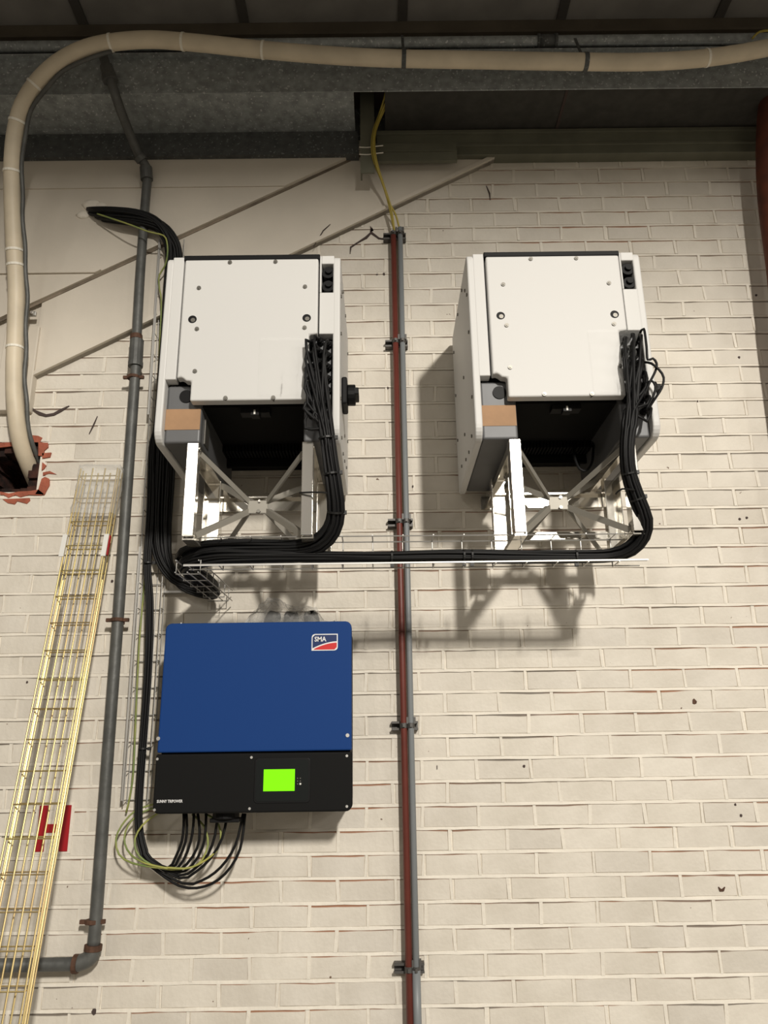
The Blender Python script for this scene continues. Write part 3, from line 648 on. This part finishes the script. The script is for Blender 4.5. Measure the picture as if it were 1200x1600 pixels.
# ------------------------------------------------------------------ wire trays
WR = 0.0021
tray = thing('wire_tray', (0.11, -.53, .575), 'level zinc wire basket tray carrying black cables below the white inverters', 'cable tray')
TX0, TX1, TD0, TD1, TZ0, TZ1 = -.645, .862, .500, .575, .582, .672
for (d, z) in ((TD1, TZ1), (TD0, TZ1), (TD0, TZ0+.055), (TD1, TZ0), (TD0, TZ0)):
    mb = MB(); mb.tube([(TX0, -d, z), (TX1, -d, z-.006)], WR, 6); obj('long_wire', mb, M['zinc'], tray)
mb = MB(); mb.box(TX0, TX1+.005, -TD1-.003, -TD1+.001, TZ0-.006, TZ0-.001); obj('edge_strip', mb, M['zinc'], tray)
k = 0; x = -.632
while x < TX1:
    mb = MB(); dz = -.006*(x-TX0)/(TX1-TX0); mb.tube([(x, -TD1-.002, TZ1+.003+dz), (x, -TD0+.002, TZ1+.003+dz), (x, -TD0+.002, TZ0-.002+dz), (x, -TD1-.002, TZ0-.002+dz)], WR, 6); obj('cross_wire', mb, M['zinc'], tray); x += .1003
rt = thing('return_tray', (-.64, -.3, .575), 'short zinc wire tray piece turning back to the wall left', 'cable tray')
for (x, z) in ((-.675, .56), (-.635, .56), (-.60, .56), (-.60, .60), (-.675, .60)):
    mb = MB(); mb.tube([(x, -.56, z), (x+.01, -.30, z), (x+.015, -.05, z)], WR, 6); obj('long_wire', mb, M['zinc'], rt)
for d in (.54, .44, .34, .24, .14, .06):
    mb = MB(); mb.tube([(-.677, -d, .605), (-.677, -d, .558), (-.598, -d, .558), (-.598, -d, .605)], WR, 6); obj('cross_wire', mb, M['zinc'], rt)
q0, q1 = P(255, 925, .03), P(308, 923, .03); mb = MB(); mb.box(q0.x, q1.x, -.034, -.004, q0.z-.004, q0.z+.004); obj('wall_rail', mb, M['zinc'], rt)

vt = thing('riser_tray', (-.91, -.03, -.18), 'tall upright zinc wire tray on the wall left of the inverters', 'cable tray')
def vx(z, s):  # slight lean of the tray
    return (-.944-.018*max(z-.2, 0) if s < 0 else -.858-.008*max(z-.2, 0))
for (s, d) in ((-1, .055), (1, .055), (-1, .015), (1, .015)):
    mb = MB(); mb.tube([Vector((vx(z, s), -d, z)) for z in (-.175, .2, .8, 1.5, 2.21)], WR, 6); obj('long_wire', mb, M['zinc'], vt)
for f_ in (.33, .66):
    mb = MB(); mb.tube([Vector((vx(z, -1)*(1-f_)+vx(z, 1)*f_, -.012, z)) for z in (-.175, .2, .8, 1.5, 2.21)], WR, 6); obj('long_wire', mb, M['zinc'], vt)
for z0_, z1_ in ((-.165, .78), (1.35, 2.21)):
    mb = MB(); mb.box(-.002, .002, 0, 0, 0, 0) if False else None
    mb = MB(); a = Vector((vx(z0_, -1)-.004, -.060, z0_)); b = Vector((vx(z1_, -1)-.004, -.060, z1_)); mb.obb(a, b, (1, 0, 0), .007, .002); obj('edge_strip', mb, M['zinc'], vt)
z = -.165
while z < 2.2:
    mb = MB(); mb.tube([(vx(z, -1), -.058, z), (vx(z, -1), -.013, z), (vx(z, 1), -.013, z), (vx(z, 1), -.058, z)], WR, 6); obj('cross_wire', mb, M['zinc'], vt); z += .1

gt = thing('leaning_tray', (-1.12, -.5, -1.69), 'yellow zinc wire tray leaning against the wall with plastic wrapped top', 'cable tray')
def gp_(x, z, o): return Vector((x, -(.075+.2*(1.09-z))-o, z))
GZ0, GZ1, GX0, GX1, GD = -1.69, 1.085, -1.195, -1.048, .058
for (x, o) in [(GX0+.147*i/3, 0) for i in range(4)]+[(GX0+.147*i/3, GD) for i in range(4)]+[(GX0, GD/2), (GX1, GD/2), (GX0-.004, GD*.8), (GX1+.004, GD*.8)]:
    mb = MB(); mb.tube([gp_(x, GZ0, o), gp_(x, GZ1, o)], .0029, 6); obj('long_wire', mb, M['gold'], gt)
for (x) in (GX0, GX1):
    mb = MB(); a = gp_(x, GZ0, GD*.35); b = gp_(x, .62, GD*.35); mb.obb(a, b, (1, .5, 0), .0065, .002); obj('edge_strip', mb, M['gold'], gt)
z = GZ0+.03
while z < GZ1:
    mb = MB(); c = [gp_(GX0, z, 0), gp_(GX1, z, 0), gp_(GX1, z, GD), gp_(GX0, z, GD), gp_(GX0, z, 0)]; mb.tube(c, .0024, 6); obj('cross_wire', mb, M['gold'], gt); z += .1004
for x in (GX0-.006, GX1+.004):
    mb = MB(); a, b = gp_(x, .795, GD*1.05), gp_(x, .705, GD*1.05); mb.obb(a, b, (1, 0, 0), .018, .004); tag(obj('sticker', mb, M['labelw'], gt), 'white sticker wrapped round the side wires')
    if x > -1.1:
        mb = MB(); a, b = gp_(x+.012, .790, GD*.9), gp_(x+.012, .71, GD*.9); mb.obb(a, b, (0, 1, 0), .012, .004); tag(obj('sticker', mb, M['hred'], gt), 'red edge of the sticker')
# plastic wrap over its top end
rr = random.Random(11); mb = MB(); nx, nz = 14, 9
ring = []
per = rrect(GX0-.010, GX1+.012, 0, GD+.014, .02, 3)
for j in range(nz+1):
    z = 1.10-.215*j/nz
    for (x, o) in per:
        q = gp_(x, z, o-.007); ring.append(q+Vector((rr.uniform(-.003, .003), rr.uniform(-.003, .003), rr.uniform(-.004, .004))))
n = len(per); fs = [(j*n+k, j*n+(k+1) % n, (j+1)*n+(k+1) % n, (j+1)*n+k) for j in range(nz) for k in range(n)]+[tuple(range(n))]
mb.add(ring, fs); tag(obj('plastic_wrap', mb, M['film'], gt, smooth=True), 'crumpled clear plastic wrap over the tray end')

# ------------------------------------------------------------------ black cables
def hexpack(n):
    out = []; k = 0
    while len(out) < n:
        if k == 0: out.append((0, 0))
        else:
            for i in range(6*k):
                a = 2*math.pi*i/(6*k)+k*.3; out.append((k*math.cos(a), k*math.sin(a)))
        k += 1
    m = max(math.hypot(*o) for o in out[:n]) or 1
    return [(x/m, y/m) for x, y in out[:n]]
def bundle(root, ctrl, n, r, seed, starts=None, ends=None, mname='cable', step=.025):
    """n separate cables following ctrl = [(point, bundle half-width)], each with its own wander; starts/ends: own tail points"""
    rnd = random.Random(seed); path = smooth_path([c[0] for c in ctrl], step)
    rad = []
    for i in range(len(ctrl)-1):
        m = max(2, int((Vector(ctrl[i+1][0])-Vector(ctrl[i][0])).length/step))
        rad += [ctrl[i][1]+(ctrl[i+1][1]-ctrl[i][1])*k/m for k in range(m)]
    rad.append(ctrl[-1][1])
    frames = []; nx = None
    for i, p in enumerate(path):
        t = (path[min(i+1, len(path)-1)]-path[max(i-1, 0)]).normalized()
        nx = t.orthogonal().normalized() if nx is None else (nx-t*nx.dot(t)).normalized()
        frames.append((nx.copy(), t.cross(nx)))
    for k, (a, b) in enumerate(hexpack(n)):
        ph, ph2, fr, am = rnd.uniform(0, 6.3), rnd.uniform(0, 6.3), rnd.uniform(2.0, 4.5), rnd.uniform(.12, .3); pts = []; s = 0
        for i, p in enumerate(path):
            if i: s += (path[i]-path[i-1]).length
            u = a+am*math.sin(fr*s+ph); v = b+am*math.sin(fr*1.2*s+ph2); R = max(rad[i]-r, .0005)
            pts.append(p+frames[i][0]*(u*R)+frames[i][1]*(v*R))
        if starts: pts = smooth_path([Vector(q) for q in starts[k % len(starts)]]+[pts[2], pts[4]], step)[:-1]+pts[4:]
        if ends: pts = pts[:-4]+smooth_path([pts[-5], pts[-4]]+[Vector(q) for q in ends[k % len(ends)]], step)[1:]
        mb = MB(); mb.tube(pts, r, 6); obj('cable', mb, M[mname], root, smooth=True)
    return path
def ties(root, path, pts, r):
    for (px, py) in pts:
        i = nearest(path, px, py); p = path[i]; t = (path[min(i+1, len(path)-1)]-path[max(i-1, 0)]).normalized()
        mb = MB(); mb.tube([p-t*.003, p+t*.003], r, 14); q = p+t.cross(Vector((0, 1, 0))).normalized()*(r+.004); mb.box(q.x-.006, q.x+.006, q.y-.005, q.y+.005, q.z-.006, q.z+.006); obj('cable_tie', mb, M['blacktie'], root)

def conn(cx, c, r): return Vector((cx+.213+c*.027, -.662, 1.075+r*.044+(c % 2)*.012))
def conn_starts(cx, seed):
    rnd = random.Random(seed); out = []
    for r in range(6, -1, -1):
        for c in range(3):
            q = conn(cx, c, r); drop = rnd.uniform(.03, .07)
            out.append([q, q+Vector((rnd.uniform(-.008, .004), -.022, -.010)), q+Vector((-.012+rnd.uniform(-.008, .006), -.030, -drop))])
    rnd.shuffle(out); return out
wallrun = [(Vector((-.66, -.42, .605)), .036), (Vector((-.655, -.25, .598)), .036), (Vector((-.665, -.11, .595)), .036), (Vector((-.72, -.068, .602)), .034), (Vector((-.80, -.06, .635)), .033), (Vector((-.862, -.06, .72)), .032), (Vector((-.885, -.055, .85)), .037),
           (Vector((-.893, -.055, 1.1)), .036), (Vector((-.90, -.055, 1.5)), .032), (Vector((-.915, -.055, 1.9)), .032), (Vector((-.918, -.065, 2.12)), .034), (P(262, 372, .085), .036), (P(244, 352, .10), .036), (P(215, 342, .11), .036), (P(175, 337, .10), .034), (P(150, 335, .06), .030), (P(138, 334, -.03), .022)]
RUN_A, RUN_B = Vector((-.014, -.004, .012)), Vector((.020, .002, -.012))      # the two bundles run side by side up the riser
bA = thing('cable_bundle', (-.22, -.6, .6), 'thick bundle of black cables from the left white inverter', 'cables', 'black cable bundles')
A = [(P(507, 640, .690), .026), (P(509, 672, .685), .024), (P(514, 715, .675), .024), (P(521, 765, .655), .025), (P(524, 800, .63), .026), (P(517, 828, .60), .027), (P(498, 848, .57), .028), (P(465, 857, .545), .026), (P(420, 857, .530), .025), (P(360, 857, .525), .026), (P(312, 862, .515), .029), (P(285, 878, .47), .036)]+[(p+RUN_A, w*.72) for p, w in wallrun[1:]]
pa = bundle(bA, A, 30, .0052, 21, conn_starts(CX1, 4))
ties(bA, pa, ((512, 680), (517, 735), (525, 797)), .027)
bB = thing('cable_bundle', (.85, -.6, .6), 'thick bundle of black cables hanging from the right white inverter', 'cables', 'black cable bundles')
B = [(P(990, 620, .690), .030), (P(984, 660, .69), .026), (P(980, 700, .685), .024), (P(983, 740, .67), .024), (P(996, 780, .65), .025), (P(1007, 812, .63), .026), (P(1003, 838, .60), .026), (P(985, 858, .57), .025), (P(955, 868, .545), .022), (P(900, 870, .538), .021), (P(800, 870, .538), .021), (P(700, 869, .538), .021), (P(600, 871, .538), .021), (P(500, 870, .538), .021), (P(400, 870, .535), .022), (P(330, 872, .525), .026), (P(288, 886, .45), .030)]+[(p+RUN_B, w*.72) for p, w in wallrun[1:]]
pb = bundle(bB, B, 30, .0052, 22, conn_starts(CX2, 5))
ties(bB, pb, ((982, 735), (998, 785), (906, 870), (720, 869), (742, 869), (612, 871)), .023)
for root_, a_, b_, c_ in ((bA, (468, 770, .637), (497, 769, .66), (514, 771, .66)), (bB, (962, 772, .637), (972, 764, .66), (992, 766, .68))):
    mb = MB(); mb.tube(smooth_path([P(*a_), P(*b_), P(*c_)], .01), .003, 6); obj('cable_tie', mb, M['blacktie'], root_)
# loose loops beside the right inverter
for k, pts in enumerate(([(1000, 520, .68), (1006, 514, .70), (1010, 540, .71), (1012, 562, .71), (1020, 560, .71), (1026, 568, .71), (1024, 580, .71), (1014, 600, .70), (1006, 620, .69)],
                         [(1008, 566, .70), (1018, 568, .72), (1030, 578, .72), (1037, 590, .72), (1034, 606, .72), (1024, 622, .71), (1012, 640, .69)],
                         [(1008, 600, .69), (1018, 595, .70), (1024, 603, .70), (1022, 616, .70), (1010, 640, .69)])):
    mb = MB(); mb.tube(smooth_path([P(*q) for q in pts], .012), .0042, 8); obj('cable', mb, M['cable'], bB, smooth=True)
mb = MB(); mb.tube(smooth_path([P(897, 695, .30), P(898, 715, .34), P(906, 733, .36), P(917, 735, .36), P(925, 722, .34), P(927, 700, .3), P(927, 685, .25)], .015), .005, 8)
tag(obj('loop_cable', mb, M['cable'], smooth=True), 'short black cable looping under the right white inverter', 'cable')

bC = thing('cable_bundle', (-.92, -.06, -.4), 'thin bundle of black cables dropping to the blue inverter underside', 'cables', 'black cable bundles')
C = [(Vector((-.925, -.075, 2.10)), .020), (Vector((-.922, -.072, 1.7)), .020), (Vector((-.918, -.072, 1.3)), .021), (P(241, 700, .075), .022), (P(238, 800, .08), .021), (P(232, 880, .08), .017), (P(235, 940, .08), .017), (P(234, 1010, .08), .0165), (P(230, 1090, .08), .0165), (P(224, 1170, .08), .0165), (P(219, 1240, .085), .0165), (P(218, 1290, .09), .018), (P(226, 1330, .10), .019), (P(240, 1352, .11), .020), (P(256, 1362, .12), .019)]
ends = []
for tail in (((262, 1356), (274, 1340), (284, 1315), (287, 1290), (287, 1271)), ((266, 1358), (280, 1340), (290, 1315), (292, 1290), (291, 1271)), ((268, 1360), (286, 1345), (298, 1315), (302, 1290), (303, 1271)),
             ((270, 1362), (292, 1350), (308, 1325), (312, 1300), (309, 1271)), ((275, 1364), (300, 1352), (316, 1325), (321, 1300), (322, 1271)), ((278, 1368), (305, 1357), (325, 1335), (336, 1305), (340, 1271)),
             ((280, 1372), (305, 1363), (330, 1340), (347, 1310), (354, 1280)), ((285, 1380), (315, 1376), (345, 1355), (368, 1320), (380, 1271)), ((280, 1384), (320, 1385), (352, 1365), (375, 1327), (383, 1271))):
    ends.append([P(x, y, .115+.045*min(k/3, 1)) for k, (x, y) in enumerate(tail)])
pc = bundle(bC, C, 9, .0048, 23, None, ends)
ties(bC, pc, ((232, 880), (224, 1170)), .018)
for k, (pts, lab) in enumerate((([(262, 1262, .10), (240, 1275, .12), (222, 1290, .125), (211, 1310, .13), (213, 1330, .135), (226, 1345, .14), (250, 1356, .14), (280, 1358, .14), (310, 1350, .15), (325, 1320, .15), (318, 1290, .15), (300, 1272, .15)], 'green and yellow earth wire looping tightly below the blue inverter'),
                                ([(270, 1250, .05), (235, 1258, .06), (210, 1268, .07), (190, 1290, .08), (181, 1312, .085), (186, 1335, .09), (205, 1348, .11), (240, 1355, .14), (265, 1356, .15), (300, 1355, .15), (338, 1330, .15), (345, 1300, .15), (335, 1280, .15), (320, 1272, .15)], 'green and yellow earth wire in the widest loop left'),
                                ([(255, 1258, .06), (225, 1268, .07), (205, 1283, .08), (196, 1300, .085), (195, 1318, .09), (205, 1336, .11), (228, 1349, .14), (262, 1357, .15)], 'green and yellow earth wire in the middle loop by the bundle'),
                                ([(197, 1270, .03), (203, 1245, .035), (208, 1210, .04), (211, 1150, .04), (214, 1080, .04), (218, 1000, .04), (224, 930, .04), (231, 850, .045), (240, 740, .045), (246, 640, .045), (250, 540, .05), (252, 470, .06), (249, 450, .065), (249, 430, .07), (258, 415, .09), (262, 392, .125), (259, 372, .135), (250, 366, .14), (232, 362, .15), (200, 350, .15), (152, 334, .10)], 'long yellow earth wire running up the riser tray and over the bundle'))):
    mb = MB(); mb.tube(smooth_path([P(*q) for q in pts], .02), .0036, 6); tag(obj('earth_wire', mb, M['earth'], smooth=True), lab, 'cable', 'earth wires')
# filler foam and paint smear where the bundle enters the wall
rr = random.Random(5); mb = MB()
for (px, py, w) in ((146, 326, .045), (133, 342, .032), (160, 328, .03)):
    q = P(px, py, .02); bmq = bmesh.new(); bmesh.ops.create_icosphere(bmq, subdivisions=2, radius=1)
    b0 = [(q.x+v.co.x*w*rr.uniform(.85, 1.1), -.046+v.co.y*.010, q.z+v.co.z*w*.7*rr.uniform(.85, 1.1)) for v in bmq.verts]; mb.add(b0, [tuple(v.index for v in f.verts) for f in bmq.faces]); bmq.free()
obj('filler_patch', mb, M['mortar'], wall, smooth=True)

# ------------------------------------------------------------------ blue inverter
BX0, BX1, BZ0, BZ1, BD = -.774, -.1115, -.196, .4385, .280
bi = thing('blue_inverter', ((BX0+BX1)/2, 0, BZ0), 'blue and black inverter with a lit green display', 'inverter')
mb = MB(); mb.prism(rrect(BX0+.010, BX1-.006, BZ0+.01, BZ1-.006, .02), 'y', -.255, -.02); obj('body', mb, M['blackmetal'], bi, bevel=.003)
mb = MB(); mb.prism(rrect(BX0+.002, BX1, -.002, BZ1, .022, 5, (0, 0, 1, 1)), 'y', -BD, -.23); ucov = obj('upper_cover', mb, M['blue'], bi, bevel=.006, seg=3)
mb = MB(); mb.prism(rrect(BX0, BX1+.002, BZ0, -.006, .022, 5, (1, 1, 0, 0)), 'y', -BD, -.23); lpan = obj('lower_panel', mb, M['panel'], bi, bevel=.006, seg=3)
for (px, py) in ((247.5, 1154), (543, 1149)):
    q = P(px, py, BD); mb = MB(); mb.cyl((q.x, -BD-.003, q.z), (q.x, -BD+.01, q.z), .0065, 10); obj('screw', mb, M['zinc'], ucov)
for (px, py) in ((246, 1186), (393, 1183.5), (542, 1181), (241.5, 1265.5), (390, 1263.5), (542, 1260)):
    q = P(px, py, BD); mb = MB(); mb.cyl((q.x, -BD-.002, q.z), (q.x, -BD+.01, q.z), .0045, 10); obj('screw', mb, M['zinc'], lpan)
def rect_px(x0, y0, x1, y1, d):
    a, b = P(x0, y0, d), P(x1, y1, d); c, e = P(x0, y1, d), P(x1, y0, d); return (a.x+c.x)/2, (b.x+e.x)/2, (b.z+c.z)/2, (a.z+e.z)/2
x0, x1, z0, z1 = rect_px(400, 1187, 482, 1252, BD)
mb = MB(); mb.prism(rrect(x0-.006, x1+.006, z0-.006, z1+.006, .012), 'y', -BD-.002, -BD+.01); bz = obj('display_frame', mb, M['black'], bi, bevel=.002)
mb = MB(); mb.prism(rrect(x0, x1, z0, z1, .010), 'y', -BD-.0035, -BD+.005); obj('display_glass', mb, M['bezel'], bz)
x0, x1, z0, z1 = rect_px(411.8, 1202, 460.5, 1236, BD+.004); mb = MB(); mb.box(x0, x1, -BD-.0045, -BD, z0, z1); obj('screen', mb, M['screen'], bz)
for r in range(3):
    for c in range(2):
        q = P(465+c*4.3, 1216+r*4.4, BD+.004); mb = MB(); s = .0017 if (r, c) != (2, 1) else .0028; mb.box(q.x-s, q.x+s, -BD-.0045, -BD, q.z-s, q.z+s); obj('indicator_led', mb, M['screw'] if (r, c) != (2, 1) else M['labelw'], bz)
q = P(245, 1254.3, BD); obj('lettering', text_mb('SUNNY TRIPOWER', .0125, (q.x, -BD-.0008, q.z), 0.80, .0005, .0003), M['letters'], lpan)
x0, x1, z0, z1 = rect_px(487, 990.5, 527.8, 1016.5, BD)
w, h = x1-x0, z1-z0
mb = MB(); mb.prism(rrect(x0, x1, z0, z1, .012, 4, (0, 1, 0, 1)), 'y', -BD-.0012, -BD+.004); bd = obj('badge', mb, M['badge_white'], bi)
b_ = .0035
mb = MB(); arc = [(x0+b_+(w-2*b_)*t, z0+b_+(h-2*b_)*(.02+.46*(1-(1-t)**1.8))) for t in [i/12 for i in range(13)]]
mb.prism([(x0+b_, z0+b_+.004)]+[(a, c+.004) for a, c in arc]+[(x1-b_, z1-b_), (x0+b_+.008, z1-b_), (x0+b_, z1-b_-.008)], 'y', -BD-.0022, -BD); obj('badge_field', mb, M['badge_blue'], bd)
mb = MB(); mb.prism([(x0+b_+.004, z0+b_), (x1-b_-.008, z0+b_), (x1-b_, z0+b_+.008)]+[(a, c-.001) for a, c in arc[::-1]][:-1], 'y', -BD-.0022, -BD); obj('badge_swoosh', mb, M['badge_red'], bd)
obj('lettering', text_mb('SMA', .0235, (x0+.010, -BD-.0030, z1-.0265), 0.92, .0005, .0006), M['letters'], bd)
# isolator below, cable glands above and the plastic bag over them
q = P(353, 1275, .2); mb = MB(); mb.cyl((q.x, -.2, BZ0+.02), (q.x, -.2, BZ0-.022), .045, 20); mb.box(q.x-.05, q.x+.05, -.225, -.175, BZ0-.034, BZ0-.020); obj('isolator_switch', mb, M['black'], bi, bevel=.003)
for xe in (287, 291, 303, 309, 322, 340, 380, 383):
    q = P(xe, 1272, .16); mb = MB(); mb.cyl((q.x, -.16, BZ0+.02), (q.x, -.16, BZ0-.004), .0085, 10); obj('cable_connector', mb, M['black'], bi)
for px, tilt in ((423, .015), (455, 0), (489, -.012)):
    q = P(px, 975, .18); mb = MB(); mb.tube([(q.x, -.18, BZ1-.02), (q.x, -.18, BZ1+.010), (q.x+tilt*.3, -.18, BZ1+.018), (q.x+tilt*.8, -.18, BZ1+.040), (q.x+tilt, -.18, BZ1+.052)], [.024, .027, .029, .027, .021], 14); obj('cable_gland', mb, M['black'], bi)
for px in (283, 524):
    q = P(px, 972, .25); mb = MB(); mb.cyl((q.x, -.25, BZ1-.01), (q.x, -.25, BZ1+.006), .006, 8); obj('screw', mb, M['zinc'], bi)
rr = random.Random(9); mb = MB(); nu, nv = 22, 12; a, b = P(386, 975, .17), P(524, 975, .17); vs = []
for j in range(nv+1):
    for i in range(nu+1):
        u, v = i/nu, j/nv; hgt = .115*(math.sin(math.pi*min(max(u*1.15, 0), 1))**.7)*(.75+.25*math.sin(u*9)) * (1 if u < .86 else .5)+.012
        zz = BZ1+.002+hgt*math.sin(math.pi*v) ; yy = -.25+.17*v
        vs.append((a.x+(b.x-a.x)*u+rr.uniform(-.006, .006), yy+rr.uniform(-.008, .008), zz+rr.uniform(-.009, .009)*(0 < v < 1)))
mb.add(vs, [(j*(nu+1)+i, j*(nu+1)+i+1, (j+1)*(nu+1)+i+1, (j+1)*(nu+1)+i) for j in range(nv) for i in range(nu)])
tag(obj('plastic_bag', mb, M['film']), 'crumpled clear plastic bag lying on top of the blue inverter', 'bag')

# protective foil peeling off the lower right of each cover
for (x0, x1, z0, z1, amp, lab, sd) in ((-.41, -.245, 1.14, 1.355, .003, 'wrinkled clear protective foil on the left white inverter cover', 2), (.72, .895, 1.135, 1.372, .006, 'wrinkled clear protective foil reaching past the right white inverter cover edge', 6)):
    rr = random.Random(sd); mb = MB(); nu, nv = 14, 18; vs = []
    for j in range(nv+1):
        for i in range(nu+1):
            u, v = i/nu, j/nv; e = .012*math.sin(v*7+sd)*(i == nu)
            vs.append((x0+(x1-x0)*u+e-.03*(1-v)*(u > .5)*u, -.664-amp*u*(1+math.sin(v*26+u*5))-rr.uniform(0, .0015), z0+(z1-z0)*v+rr.uniform(-.002, .002)))
    mb.add(vs, [(j*(nu+1)+i, j*(nu+1)+i+1, (j+1)*(nu+1)+i+1, (j+1)*(nu+1)+i) for j in range(nv) for i in range(nu)])
    tag(obj('protective_foil', mb, M['foil'], smooth=True), lab, 'foil', 'foils on the inverter covers')
for o in list(bpy.data.objects):
    if '_o' in o: del o['_o']
